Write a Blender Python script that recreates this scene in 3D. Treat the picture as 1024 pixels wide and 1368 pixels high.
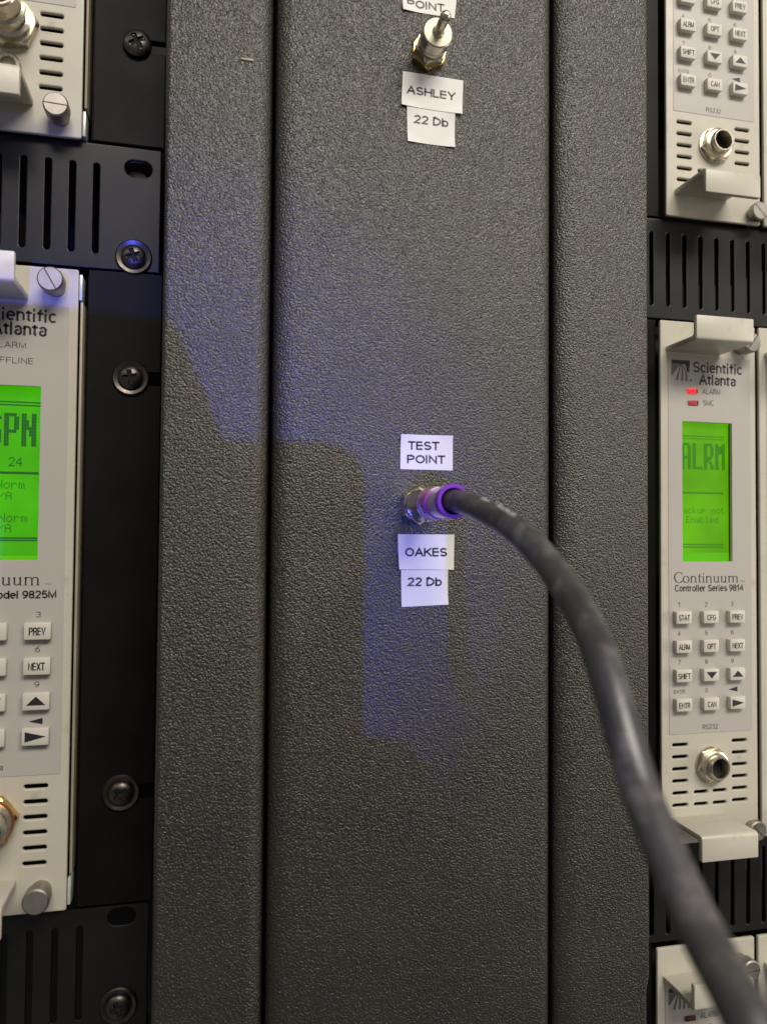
import bpy, bmesh, math, random
from mathutils import Matrix, Vector
random.seed(7)
for o in list(bpy.data.objects): bpy.data.objects.remove(o)
sc = bpy.context.scene
COL = sc.collection
MM = 0.001                                     # everything below is written in millimetres

# ------------------------------------------------------------------ camera
PW, PH, FPX, DIST = 1024.0, 1368.0, 1027.0, 180.0
def _n(v): return v.normalized()
_ax = _n(Vector((4413, 65, FPX)))
_az = Vector((266, -34300, FPX)); _az = _n(_az - _ax*_az.dot(_ax))
_ay = _az.cross(_ax)
if _ay.z < 0: _ay = -_ay
CX, CY = PW/2, PH/2
def P(px, py, d=0.0):
    """point (x, z) in mm where the view ray through a photo pixel meets the plane y = d"""
    c = Vector((px-CX, py-CY, FPX))
    wx, wy, wz = c.dot(_ax), c.dot(_ay), c.dot(_az)
    t = (DIST+d)/wy
    return wx*t, wz*t
def PC(px, py, zc):
    """point (x, y, z) in mm at axial distance zc on the ray through a photo pixel"""
    c = Vector((px-CX, py-CY, FPX))*(zc/FPX)
    return Vector((c.dot(_ax), c.dot(_ay)-DIST, c.dot(_az)))
cam = bpy.data.cameras.new('camera'); camo = bpy.data.objects.new('camera', cam); COL.objects.link(camo)
right = Vector((_ax.x, _ay.x, _az.x)); up = -Vector((_ax.y, _ay.y, _az.y)); back = -Vector((_ax.z, _ay.z, _az.z))
M = Matrix((right, up, back)).transposed().to_4x4(); M.translation = Vector((0, -DIST*MM, 0))
camo.matrix_world = M
cam.sensor_fit = 'VERTICAL'; cam.sensor_height = 24.0; cam.lens = FPX/PH*24.0
cam.clip_start = 0.002; cam.clip_end = 50
cam.dof.use_dof = True; cam.dof.focus_distance = 0.204; cam.dof.aperture_fstop = 10.0
sc.camera = camo
sc.view_settings.view_transform = 'Standard'; sc.view_settings.look = 'None'
sc.view_settings.exposure = 0.0; sc.view_settings.gamma = 1.0

# ------------------------------------------------------------------ room light
w = bpy.data.worlds.new('World'); sc.world = w; w.use_nodes = True
w.node_tree.nodes['Background'].inputs[0].default_value = (0.95, 0.93, 0.90, 1)
w.node_tree.nodes['Background'].inputs[1].default_value = 0.17
def aim(o, target):
    d = Vector(target) - o.location
    o.rotation_euler = d.to_track_quat('-Z', 'Y').to_euler()
def area(name, loc, target, sx, sy, power, col):
    l = bpy.data.lights.new(name, 'AREA'); l.shape = 'RECTANGLE'; l.size = sx; l.size_y = sy
    l.energy = power; l.color = col
    o = bpy.data.objects.new(name, l); COL.objects.link(o); o.location = loc; aim(o, target); return o
area('ceiling_tube', (0.30, -0.95, 0.88), (0.05, 0, 0), 0.95, 0.34, 18.5, (1.0, 0.935, 0.83))
area('ceiling_tube_far', (-1.0, -1.0, 1.0), (0.05, 0, 0), 0.9, 0.2, 2.2, (1.0, 0.94, 0.87))
area('added_side_light', (1.3, -0.56, 0.12), (0.08, 0, 0), 0.3, 0.9, 7.0, (1.0, 0.93, 0.82))  # low upright lamp added on the right for bright streaks along the folds
bl = bpy.data.lights.new('blue_beacon', 'SPOT'); bl.energy = 58.0; bl.color = (0.08, 0.11, 1.0)
bl.spot_size = math.radians(10.0); bl.spot_blend = 1.0; bl.shadow_soft_size = 0.006
blo = bpy.data.objects.new('blue_beacon', bl); COL.objects.link(blo); blo.location = (-0.06, -1.2, -0.19); aim(blo, (-0.014, 0, 0.004))

# ------------------------------------------------------------------ materials
def mat(name, base, rough=0.5, metal=0.0, spec=0.5, bump=None, mottle=None, emit=None, coat=0.0, rough_var=0.0):
    m = bpy.data.materials.new(name); m.use_nodes = True
    nt = m.node_tree; b = nt.nodes['Principled BSDF']
    b.inputs['Base Color'].default_value = (*base, 1); b.inputs['Roughness'].default_value = rough
    b.inputs['Metallic'].default_value = metal; b.inputs['Specular IOR Level'].default_value = spec
    b.inputs['Coat Weight'].default_value = coat
    if emit:
        b.inputs['Emission Color'].default_value = (*emit[0], 1); b.inputs['Emission Strength'].default_value = emit[1]
    if bump or mottle or rough_var:
        tc = nt.nodes.new('ShaderNodeTexCoord')
    if mottle:                                   # (scale per metre, amount): faint dirt and unevenness of the finish
        n = nt.nodes.new('ShaderNodeTexNoise'); n.inputs['Scale'].default_value = mottle[0]; n.inputs['Detail'].default_value = 6
        nt.links.new(tc.outputs['Object'], n.inputs['Vector'])
        r = nt.nodes.new('ShaderNodeMapRange'); r.inputs[1].default_value = 0.3; r.inputs[2].default_value = 0.7
        r.inputs[3].default_value = 1-mottle[1]; r.inputs[4].default_value = 1+mottle[1]
        nt.links.new(n.outputs['Fac'], r.inputs[0])
        mx = nt.nodes.new('ShaderNodeMix'); mx.data_type = 'RGBA'; mx.blend_type = 'MULTIPLY'; mx.inputs[0].default_value = 1
        mx.inputs[6].default_value = (*base, 1); nt.links.new(r.outputs[0], mx.inputs[7])
        nt.links.new(mx.outputs[2], b.inputs['Base Color'])
        if rough_var:
            rr = nt.nodes.new('ShaderNodeMapRange'); rr.inputs[1].default_value = 0.3; rr.inputs[2].default_value = 0.7
            rr.inputs[3].default_value = rough-rough_var; rr.inputs[4].default_value = rough+rough_var
            nt.links.new(n.outputs['Fac'], rr.inputs[0]); nt.links.new(rr.outputs[0], b.inputs['Roughness'])
    if bump:                                     # (scale per metre, distance mm, strength)
        n2 = nt.nodes.new('ShaderNodeTexNoise'); n2.inputs['Scale'].default_value = bump[0]; n2.inputs['Detail'].default_value = 2.5
        nt.links.new(tc.outputs['Object'], n2.inputs['Vector'])
        bp = nt.nodes.new('ShaderNodeBump'); bp.inputs['Distance'].default_value = bump[1]*MM; bp.inputs['Strength'].default_value = bump[2]
        nt.links.new(n2.outputs['Fac'], bp.inputs['Height']); nt.links.new(bp.outputs[0], b.inputs['Normal'])
    return m
def dirt(m, scale, lo, amount, col):
    """sparse specks and smears of grime multiplied over the paint"""
    nt = m.node_tree; b = nt.nodes['Principled BSDF']; tc = nt.nodes.new('ShaderNodeTexCoord')
    n = nt.nodes.new('ShaderNodeTexNoise'); n.inputs['Scale'].default_value = scale; n.inputs['Detail'].default_value = 8; n.inputs['Roughness'].default_value = 0.68
    nt.links.new(tc.outputs['Object'], n.inputs['Vector'])
    r = nt.nodes.new('ShaderNodeMapRange'); r.inputs[1].default_value = lo; r.inputs[2].default_value = lo+0.14; r.inputs[3].default_value = 0; r.inputs[4].default_value = amount
    nt.links.new(n.outputs['Fac'], r.inputs[0])
    mx = nt.nodes.new('ShaderNodeMix'); mx.data_type = 'RGBA'; mx.inputs[7].default_value = (*col, 1)
    old = b.inputs['Base Color'].links
    if old: nt.links.new(old[0].from_socket, mx.inputs[6])
    else: mx.inputs[6].default_value = b.inputs['Base Color'].default_value
    nt.links.new(r.outputs[0], mx.inputs[0]); nt.links.new(mx.outputs[2], b.inputs['Base Color'])
def uneven_glow(m, base, lo, hi):
    nt = m.node_tree; b = nt.nodes['Principled BSDF']; tc = nt.nodes.new('ShaderNodeTexCoord')
    n = nt.nodes.new('ShaderNodeTexNoise'); n.inputs['Scale'].default_value = 55; n.inputs['Detail'].default_value = 2
    nt.links.new(tc.outputs['Object'], n.inputs['Vector'])
    r = nt.nodes.new('ShaderNodeMapRange'); r.inputs[1].default_value = .3; r.inputs[2].default_value = .7; r.inputs[3].default_value = lo; r.inputs[4].default_value = hi
    nt.links.new(n.outputs['Fac'], r.inputs[0]); nt.links.new(r.outputs[0], b.inputs['Emission Strength'])
def powder_coat():
    """hammered, textured dark grey powder coat"""
    m = bpy.data.materials.new('textured_grey_coat'); m.use_nodes = True; nt = m.node_tree; b = nt.nodes['Principled BSDF']
    b.inputs['Roughness'].default_value = 0.38; b.inputs['Specular IOR Level'].default_value = 0.82
    tc = nt.nodes.new('ShaderNodeTexCoord')
    n = nt.nodes.new('ShaderNodeTexNoise'); n.inputs['Scale'].default_value = 3300; n.inputs['Detail'].default_value = 1.5; n.inputs['Roughness'].default_value = 0.55
    v = nt.nodes.new('ShaderNodeTexVoronoi'); v.feature = 'SMOOTH_F1'; v.inputs['Scale'].default_value = 2050; v.inputs['Smoothness'].default_value = 0.3
    big = nt.nodes.new('ShaderNodeTexNoise'); big.inputs['Scale'].default_value = 35; big.inputs['Detail'].default_value = 5
    for t in (n, v, big): nt.links.new(tc.outputs['Object'], t.inputs['Vector'])
    ad = nt.nodes.new('ShaderNodeMath'); ad.operation = 'ADD'
    ad.operation = 'MULTIPLY_ADD'; ad.inputs[1].default_value = -1.1
    nt.links.new(v.outputs['Distance'], ad.inputs[0]); nt.links.new(n.outputs['Fac'], ad.inputs[2])
    bp = nt.nodes.new('ShaderNodeBump'); bp.inputs['Distance'].default_value = 0.175*MM; bp.inputs['Strength'].default_value = 1.0
    nt.links.new(ad.outputs[0], bp.inputs['Height']); nt.links.new(bp.outputs[0], b.inputs['Normal'])
    r = nt.nodes.new('ShaderNodeValToRGB')
    r.color_ramp.elements[0].position = 0.3; r.color_ramp.elements[0].color = (0.0115, 0.0092, 0.0060, 1)
    r.color_ramp.elements[1].position = 0.7; r.color_ramp.elements[1].color = (0.0195, 0.0158, 0.0105, 1)
    nt.links.new(big.outputs['Fac'], r.inputs[0])
    # handled patches: slightly smoother or duller, and a faint brown or cool cast of the pigment
    sm = nt.nodes.new('ShaderNodeTexNoise'); sm.inputs['Scale'].default_value = 22; sm.inputs['Detail'].default_value = 7; sm.inputs['Roughness'].default_value = 0.65
    mp = nt.nodes.new('ShaderNodeMapping'); mp.inputs['Location'].default_value = (3.1, 1.7, 0.4); nt.links.new(tc.outputs['Object'], mp.inputs[0]); nt.links.new(mp.outputs[0], sm.inputs['Vector'])
    q = nt.nodes.new('ShaderNodeMapRange'); q.inputs[1].default_value = .3; q.inputs[2].default_value = .7; q.inputs[3].default_value = 0.33; q.inputs[4].default_value = 0.41
    nt.links.new(sm.outputs['Fac'], q.inputs[0]); nt.links.new(q.outputs[0], b.inputs['Roughness'])
    c2 = nt.nodes.new('ShaderNodeTexNoise'); c2.inputs['Scale'].default_value = 420; c2.inputs['Detail'].default_value = 3; nt.links.new(mp.outputs[0], c2.inputs['Vector'])
    r2 = nt.nodes.new('ShaderNodeValToRGB'); r2.color_ramp.elements[0].position = .35; r2.color_ramp.elements[0].color = (1.15, 0.97, 0.80, 1); r2.color_ramp.elements[1].position = .65; r2.color_ramp.elements[1].color = (0.90, 1.0, 1.10, 1)
    nt.links.new(c2.outputs['Fac'], r2.inputs[0])
    mx = nt.nodes.new('ShaderNodeMix'); mx.data_type = 'RGBA'; mx.blend_type = 'MULTIPLY'; mx.inputs[0].default_value = 1
    nt.links.new(r.outputs[0], mx.inputs[6]); nt.links.new(r2.outputs[0], mx.inputs[7]); nt.links.new(mx.outputs[2], b.inputs['Base Color'])
    return m
MT = dict(
    coat=powder_coat(),
    black=mat('black_satin_steel', (0.0055, 0.0045, 0.0046), 0.5, spec=0.13, bump=(1500, 0.05, 0.3), mottle=(60, 0.25), rough_var=0.06),
    black_gloss=mat('black_semi_gloss_steel', (0.0055, 0.005, 0.005), 0.40, spec=0.38, bump=(1500, 0.03, 0.3), mottle=(40, 0.3), rough_var=0.07),
    dark=mat('dark_interior', (0.004, 0.004, 0.004), 0.8),
    beige=mat('beige_paint', (0.495, 0.465, 0.39), 0.38, bump=(700, 0.06, 0.25), mottle=(45, 0.05)),
    rail=mat('olive_beige_metal', (0.34, 0.30, 0.22), 0.4, mottle=(90, 0.12)),
    tab=mat('pale_zinc', (0.62, 0.64, 0.58), 0.35, metal=0.3),
    film=mat('grey_overlay_film', (0.42, 0.395, 0.365), 0.42, bump=(2500, 0.03, 0.2), mottle=(30, 0.035)),
    key=mat('key_rubber', (0.56, 0.53, 0.47), 0.5, mottle=(200, 0.05)),
    print=mat('dark_print', (0.014, 0.012, 0.014), 0.5),
    print_grey=mat('grey_print', (0.04, 0.036, 0.036), 0.5),
    logo_grey=mat('logo_grey', (0.12, 0.11, 0.10), 0.5),
    paper=mat('label_tape', (0.65, 0.635, 0.62), 0.5, mottle=(120, 0.03)),
    lcd=mat('lcd_backlit', (0.02, 0.05, 0.005), 0.25, emit=((0.055, 0.47, 0.0), 0.85), mottle=(20, 0.1)),
    lcd_old=mat('lcd_backlit_old', (0.03, 0.05, 0.003), 0.25, emit=((0.095, 0.40, 0.0), 0.85)),
    lcd_old_ink=mat('lcd_segment_old', (0.01, 0.04, 0.005), 0.3, emit=((0.035, 0.20, 0.004), 0.85)),
    lcd_old_faint=mat('lcd_segment_worn', (0.01, 0.04, 0.005), 0.3, emit=((0.05, 0.25, 0.002), 0.85)),
    lcd_edge=mat('lcd_backlit_edge', (0.03, 0.06, 0.005), 0.25, emit=((0.095, 0.50, 0.0), 0.85)),
    lcd_ink=mat('lcd_segment', (0.006, 0.03, 0.008), 0.3, emit=((0.012, 0.095, 0.012), 0.85)),
    lcd_faint=mat('lcd_segment_faint', (0.01, 0.04, 0.005), 0.3, emit=((0.025, 0.20, 0.004), 0.85)),
    lcd_line=mat('lcd_rule', (0.01, 0.04, 0.005), 0.3, emit=((0.02, 0.17, 0.004), 0.85)),
    wallred=mat('window_side_foam', (0.06, 0.022, 0.014), 0.6),
    led_on=mat('led_lit', (0.5, 0.01, 0.02), 0.3, emit=((1.0, 0.012, 0.03), 1.1)),
    led_dim=mat('led_dim', (0.30, 0.04, 0.055), 0.3, emit=((0.35, 0.01, 0.02), 0.35)),
    led_case=mat('led_case', (0.10, 0.015, 0.015), 0.4),
    nickel=mat('nickel', (0.60, 0.55, 0.44), 0.31, metal=1.0, mottle=(500, 0.12), rough_var=0.06),
    pale=mat('pale_brass_plate', (0.80, 0.72, 0.50), 0.24, metal=1.0, mottle=(500, 0.1)),
    satin=mat('satin_nickel', (0.46, 0.43, 0.34), 0.55, metal=0.85, mottle=(600, 0.1)),
    alu=mat('turned_aluminium', (0.40, 0.37, 0.33), 0.5, metal=1.0, bump=(3000, 0.02, 0.25), mottle=(300, 0.1)),
    brass=mat('brass', (0.62, 0.44, 0.16), 0.28, metal=1.0, mottle=(400, 0.2)),
    copper=mat('copper', (0.78, 0.36, 0.17), 0.33, metal=1.0, mottle=(400, 0.15)),
    screw=mat('black_oxide_screw', (0.10, 0.088, 0.080), 0.36, metal=1.0, mottle=(500, 0.3)),
    jacket=mat('cable_jacket', (0.050, 0.047, 0.042), 0.37, bump=(700, 0.10, 0.4), mottle=(130, 0.38), rough_var=0.09),
    ink_white=mat('cable_print', (0.62, 0.68, 0.65), 0.5, mottle=(1500, 0.25)),
    purple=mat('purple_plastic', (0.21, 0.045, 0.38), 0.25, coat=0.3),
    magenta=mat('magenta_plastic', (0.36, 0.05, 0.42), 0.25, coat=0.3),
    lilac=mat('clear_lilac_sleeve', (0.62, 0.50, 0.66), 0.18, metal=0.35, mottle=(600, 0.25)),
    phone=mat('phone_black', (0.02, 0.02, 0.022), 0.4),
)

dirt(MT['jacket'], 220, 0.5, 0.4, (0.24, 0.215, 0.18)); dirt(MT['beige'], 160, 0.58, 0.35, (0.22, 0.17, 0.10)); dirt(MT['paper'], 300, 0.62, 0.2, (0.35, 0.30, 0.22))
dirt(MT['key'], 400, 0.6, 0.25, (0.25, 0.20, 0.14)); dirt(MT['black_gloss'], 900, 0.66, 0.4, (0.12, 0.11, 0.10)); dirt(MT['black'], 1100, 0.68, 0.35, (0.10, 0.09, 0.085))
uneven_glow(MT['lcd'], None, 0.62, 1.0); uneven_glow(MT['lcd_old'], None, 0.60, 1.1); uneven_glow(MT['lcd_edge'], None, 0.75, 1.0)

# ------------------------------------------------------------------ object helpers (mm in, metres out)
def thing(name, base, label, cat, group=None):
    o = bpy.data.objects.new(name, None); o.empty_display_size = 0.01; COL.objects.link(o)
    o.location = Vector(base)*MM
    o['label'] = label; o['category'] = cat
    if group: o['group'] = group
    o['base'] = [float(v) for v in base]
    return o
_off = {}
def world_base(o):
    b = Vector((0, 0, 0))
    while o is not None: b += o.location; o = o.parent
    return b
def link_mesh(name, me, m, parent=None, label=None):
    """me: mesh whose vertices are in world metres; it is shifted to its own origin under its parent"""
    if len(me.vertices):
        c = sum((v.co for v in me.vertices), Vector())/len(me.vertices)
    else: c = Vector()
    me.transform(Matrix.Translation(-c))
    o = bpy.data.objects.new(name, me); COL.objects.link(o)
    me.name = name
    if m is not None: me.materials.clear(); me.materials.append(MT[m] if isinstance(m, str) else m)
    if parent is not None:
        o.parent = parent; o.location = c - world_base(parent)
    else: o.location = c
    if label: o['label'] = label
    return o
def part(name, bm, m, parent=None, smooth=None, label=None):
    bmesh.ops.recalc_face_normals(bm, faces=bm.faces)
    me = bpy.data.meshes.new(name); bm.to_mesh(me); bm.free()
    for v in me.vertices: v.co *= MM
    if smooth is not None:
        for p in me.polygons: p.use_smooth = True
        me.set_sharp_from_angle(angle=math.radians(smooth))
    return link_mesh(name, me, m, parent, label)
def add_box(bm, x0, x1, y0, y1, z0, z1, bev=0.0, seg=2):
    r = bmesh.ops.create_cube(bm, size=1.0)
    for v in r['verts']:
        v.co = Vector(((x0+x1)/2 + v.co.x*(x1-x0), (y0+y1)/2 + v.co.y*(y1-y0), (z0+z1)/2 + v.co.z*(z1-z0)))
    if bev > 0:
        es = {e for v in r['verts'] for e in v.link_edges}
        bmesh.ops.bevel(bm, geom=list(es), offset=bev, segments=seg, profile=0.5, affect='EDGES', clamp_overlap=True)
def box(name, b, m, parent=None, bev=0.0, seg=2, label=None):
    bm = bmesh.new(); add_box(bm, *b, bev, seg)
    return part(name, bm, m, parent, 40 if bev else None, label)
def add_lathe(bm, c, prof, seg=40, cap0=False, cap1=True):
    """profile [(r, h)] round the axis -Y through c=(x, y, z); h grows towards the viewer"""
    rings = []
    for r, h in prof:
        ring = []
        for k in range(seg):
            a = 2*math.pi*k/seg
            ring.append(bm.verts.new((c[0]+r*math.cos(a), c[1]-h, c[2]+r*math.sin(a))))
        rings.append(ring)
    for a, b in zip(rings, rings[1:]):
        for k in range(seg):
            bm.faces.new((a[k], a[(k+1) % seg], b[(k+1) % seg], b[k]))
    if cap0: bm.faces.new(rings[0][::-1])
    if cap1: bm.faces.new(rings[-1])
def lathe(name, c, prof, m, parent=None, seg=40, cap1=True, smooth=35, label=None):
    bm = bmesh.new(); add_lathe(bm, c, prof, seg, False, cap1); return part(name, bm, m, parent, smooth, label)
def hexnut(name, c, r, h0, h1, m, parent, hole=None, rot=0.0, ch=0.35, label=None):
    """hexagon across corners r with chamfered corners"""
    bm = bmesh.new(); seg = 48; prof = [(0.0, h0), (ch, None), (h1-ch-h0, None), (h1-h0, 1)]
    def hexr(a): 
        t = (a-rot) % (math.pi/3); return r*math.cos(math.pi/6)/math.cos(t-math.pi/6)
    rin = r*0.90
    rings = []
    for h, lim in ((h0, rin), (h0+ch, r), (h1-ch, r), (h1, rin)):
        ring = []
        for k in range(seg):
            a = rot + 2*math.pi*k/seg; rr = min(hexr(a), lim if lim == rin else 99)
            ring.append(bm.verts.new((c[0]+rr*math.cos(a), c[1]-h, c[2]+rr*math.sin(a))))
        rings.append(ring)
    for a, b in zip(rings, rings[1:]):
        for k in range(seg): bm.faces.new((a[k], a[(k+1) % seg], b[(k+1) % seg], b[k]))
    if hole:
        ring = [bm.verts.new((c[0]+hole*math.cos(rot+2*math.pi*k/seg), c[1]-h1, c[2]+hole*math.sin(rot+2*math.pi*k/seg))) for k in range(seg)]
        for k in range(seg): bm.faces.new((rings[-1][k], rings[-1][(k+1) % seg], ring[(k+1) % seg], ring[k]))
    else: bm.faces.new(rings[-1])
    return part(name, bm, m, parent, 28, label)
# flat sheets with holes: filled 2D curves, extruded and given a small edge round
def rect_pts(x0, x1, z0, z1, r=0.0, seg=5):
    if r <= 0: return [(x0, z0), (x1, z0), (x1, z1), (x0, z1)]
    pts = []
    for cx, cz, a0 in ((x1-r, z0+r, -90), (x1-r, z1-r, 0), (x0+r, z1-r, 90), (x0+r, z0+r, 180)):
        for k in range(seg+1):
            a = math.radians(a0 + 90*k/seg); pts.append((cx+r*math.cos(a), cz+r*math.sin(a)))
    return pts
def sheet(name, outline, holes, y_front, thick, m, parent=None, bev=0.15, label=None):
    cu = bpy.data.curves.new('sheet', 'CURVE'); cu.dimensions = '2D'; cu.fill_mode = 'BOTH'
    cu.extrude = max(thick/2-bev, 0.001); cu.bevel_depth = bev; cu.bevel_resolution = 1; cu.offset = -bev
    for pts in [outline]+list(holes):
        sp = cu.splines.new('POLY'); sp.points.add(len(pts)-1); sp.use_cyclic_u = True
        for q, p in zip(sp.points, pts): q.co = (p[0], p[1], 0, 1)
    ob = bpy.data.objects.new('sheet', cu); COL.objects.link(ob)
    dg = bpy.context.evaluated_depsgraph_get()
    me = bpy.data.meshes.new_from_object(ob.evaluated_get(dg))
    bpy.data.objects.remove(ob); bpy.data.curves.remove(cu)
    for v in me.vertices: v.co = Vector((v.co.x, y_front+thick/2-v.co.z, v.co.y))*MM
    for p in me.polygons: p.use_smooth = True
    me.set_sharp_from_angle(angle=math.radians(40))
    return link_mesh(name, me, m, parent, label)
# plain sans lettering drawn as even strokes (cap height 1)
def _a(cx, cy, rx, ry, a0, a1, n=10):
    return [(cx+rx*math.cos(math.radians(a0+(a1-a0)*k/n)), cy+ry*math.sin(math.radians(a0+(a1-a0)*k/n))) for k in range(n+1)]
X_ = 0.72
def _bowl(x0, w, y0, y1):                          # D-like bowl open to the left
    r = (y1-y0)/2; rx = min(w, r*1.1)
    return [(x0, y1), (x0+w-rx, y1)] + _a(x0+w-rx, (y0+y1)/2, rx, r, 90, -90) + [(x0, y0)]
def _o(w, y0, y1): return _a(w/2, (y0+y1)/2, w/2, (y1-y0)/2, 90, 450, 22)
SANS = {
 'A': (.70, [[(0, 0), (.35, 1), (.70, 0)], [(.12, .33), (.58, .33)]]), 'B': (.58, [[(0, 0), (0, 1)], _bowl(0, .54, .53, 1), _bowl(0, .58, 0, .53)]),
 'C': (.66, [_a(.36, .5, .36, .5, 40, 320, 18)]), 'D': (.64, [[(0, 0), (0, 1)], _bowl(0, .64, 0, 1)]),
 'E': (.54, [[(.54, 0), (0, 0), (0, 1), (.54, 1)], [(0, .53), (.50, .53)]]), 'F': (.52, [[(0, 0), (0, 1), (.52, 1)], [(0, .52), (.46, .52)]]),
 'G': (.70, [_a(.37, .5, .37, .5, 42, 340, 18)+[(.70, .48), (.42, .48)]]), 'H': (.62, [[(0, 0), (0, 1)], [(.62, 0), (.62, 1)], [(0, .53), (.62, .53)]]),
 'I': (.02, [[(.01, 0), (.01, 1)]]), 'K': (.62, [[(0, 0), (0, 1)], [(.58, 1), (0, .40)], [(.20, .60), (.62, 0)]]), 'L': (.48, [[(0, 1), (0, 0), (.48, 0)]]),
 'M': (.76, [[(0, 0), (0, 1), (.38, .05), (.76, 1), (.76, 0)]]), 'N': (.62, [[(0, 0), (0, 1), (.62, 0), (.62, 1)]]), 'O': (.74, [_o(.74, 0, 1)]),
 'P': (.58, [[(0, 0), (0, 1)], _bowl(0, .58, .46, 1)]), 'R': (.62, [[(0, 0), (0, 1)], _bowl(0, .58, .48, 1), [(.36, .48), (.50, .40), (.60, 0)]]),
 'S': (.58, [_a(.29, .745, .27, .255, 25, 250, 12)+_a(.29, .25, .29, .25, 80, -160, 12)]), 'T': (.58, [[(0, 1), (.58, 1)], [(.29, 0), (.29, 1)]]),
 'V': (.62, [[(0, 1), (.31, 0), (.62, 1)]]), 'X': (.62, [[(0, 1), (.62, 0)], [(.62, 1), (0, 0)]]), 'Y': (.64, [[(0, 1), (.32, .45), (.64, 1)], [(.32, .45), (.32, 0)]]),
 '0': (.50, [_o(.50, 0, 1)]), '1': (.26, [[(0, .78), (.24, 1), (.24, 0)]]), '2': (.52, [_a(.26, .73, .25, .27, 170, -35, 12)+[(0, 0), (.52, 0)]]),
 '3': (.52, [_a(.26, .76, .24, .24, 160, -80, 10)+_a(.26, .27, .26, .27, 80, -160, 10)]), '4': (.54, [[(.40, 0), (.40, 1), (0, .32), (.54, .32)]]),
 '5': (.52, [[(.48, 1), (.08, 1), (.02, .50)]+_a(.26, .32, .26, .32, 130, -155, 12)]), '6': (.50, [_o(.50, 0, .62), _a(.42, .31, .42, .69, 180, 80, 8)]),
 '7': (.50, [[(0, 1), (.50, 1), (.18, 0)]]), '8': (.50, [_a(.25, .76, .22, .24, 90, 450, 18), _a(.25, .26, .25, .26, 90, 450, 18)]), '9': (.50, [_a(.25, .69, .25, .31, 90, 450, 18), _a(.08, .69, .42, .69, 0, -100, 8)]),
 'a': (.50, [[(.45, 0), (.45, .50)]+_a(.24, .50, .21, .22, 0, 165, 8), _a(.24, .19, .21, .19, 75, 330, 12)]), 'b': (.50, [[(0, 0), (0, 1)], _o(.50, 0, X_)]),
 'c': (.46, [_a(.25, .36, .25, .36, 45, 315, 14)]), 'd': (.50, [[(.50, 0), (.50, 1)], _o(.50, 0, X_)]), 'e': (.50, [[(0, .38), (.49, .38)]+_a(.25, .36, .25, .36, 5, 315, 16)]),
 'f': (.30, [[(.12, 0), (.12, .80)]+_a(.28, .82, .16, .18, 180, 95, 5), [(0, .70), (.28, .70)]]), 'i': (.02, [[(.01, 0), (.01, .60)], [(.01, .93), (.01, 1)]]), 'l': (.02, [[(.01, 0), (.01, 1)]]),
 'm': (.76, [[(0, 0), (0, X_)], _a(.19, .50, .19, .21, 180, 0, 8)+[(.38, 0)], _a(.57, .50, .19, .21, 180, 0, 8)+[(.76, 0)]]), 'n': (.44, [[(0, 0), (0, X_)], _a(.22, .48, .22, .23, 180, 0, 8)+[(.44, 0)]]),
 'o': (.50, [_o(.50, 0, X_)]), 'r': (.28, [[(0, 0), (0, X_)], _a(.26, .44, .26, .26, 180, 85, 6)]), 's': (.44, [_a(.22, .54, .20, .18, 30, 250, 9)+_a(.22, .18, .22, .18, 75, -155, 9)]),
 't': (.28, [[(.12, .92), (.12, .14)]+_a(.25, .14, .13, .14, 180, 275, 5), [(0, .70), (.27, .70)]]), 'u': (.44, [[(.44, X_), (.44, 0)], [(0, X_)]+_a(.22, .24, .22, .23, 180, 360, 8)])}
def stroke(pts, wd, sx, sz):
    """quads along a polyline, width in output units, with mitred joints"""
    p = [Vector((q[0]*sx, q[1]*sz)) for q in pts]; n = len(p); out = []; closed = (p[0]-p[-1]).length < 1e-5
    L, R = [], []
    for i in range(n):
        a = p[i]-p[i-1] if i else (p[-1]-p[-2] if closed else p[1]-p[0]); b = p[i+1]-p[i] if i < n-1 else (p[1]-p[0] if closed else p[-1]-p[-2])
        a = a.normalized(); b = b.normalized(); na = Vector((-a.y, a.x)); nb = Vector((-b.y, b.x)); m_ = na+nb
        m_ = na if m_.length < .3 else m_.normalized(); k = wd/2/max(.45, m_.dot(na))
        q = p[i] - (a*wd*.5 if (i == 0 and not closed) else Vector((0, 0))) + (b*wd*.5 if (i == n-1 and not closed) else Vector((0, 0)))
        q = p[i] if len(pts) > 3 else q
        L.append(q+m_*k); R.append(q-m_*k)
    return [[R[i], R[i+1], L[i+1], L[i]] for i in range(n-1)]
def lettering(s, x, z, y, wid, cap, m='print', parent=None, align='C', bold=0.0, ang=0.0, spacing=1.0, name='lettering'):
    """x: left/centre/right, z: baseline, wid: width, cap: height above the baseline; bold: extra stroke weight"""
    gap = (0.26 if bold < .02 else 0.22)*spacing; cur = 0.0; items = []
    for ch in s:
        if ch == ' ': cur += 0.36; continue
        adv, strokes = SANS[ch]; items.append((cur, strokes)); cur += adv+gap+(0.06 if ch in 'Il1i' else 0)
    tot = cur-gap; wd = cap*(0.125+bold*3.2); wd = min(wd, 0.30*wid/max(1, len(s))+0.02)
    wi = wid-wd; sx = wi/tot; sz = cap-wd; ox = {'L': 0, 'C': -wid/2, 'R': -wid}[align]+wd/2
    ca, sa = math.cos(ang), math.sin(ang); vs, fs = [], []
    for c0, strokes in items:
        for pts in strokes:
            for q in stroke(pts, wd, sx, sz):
                fs.append(tuple(range(len(vs), len(vs)+4)))
                for v in q:
                    a = v.x+c0*sx+ox; b = v.y+wd/2
                    vs.append(Vector((x+a*ca-b*sa, y, z+a*sa+b*ca))*MM)
    me = bpy.data.meshes.new(name); me.from_pydata(vs, [], fs)
    return link_mesh(name, me, m, parent)
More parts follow.
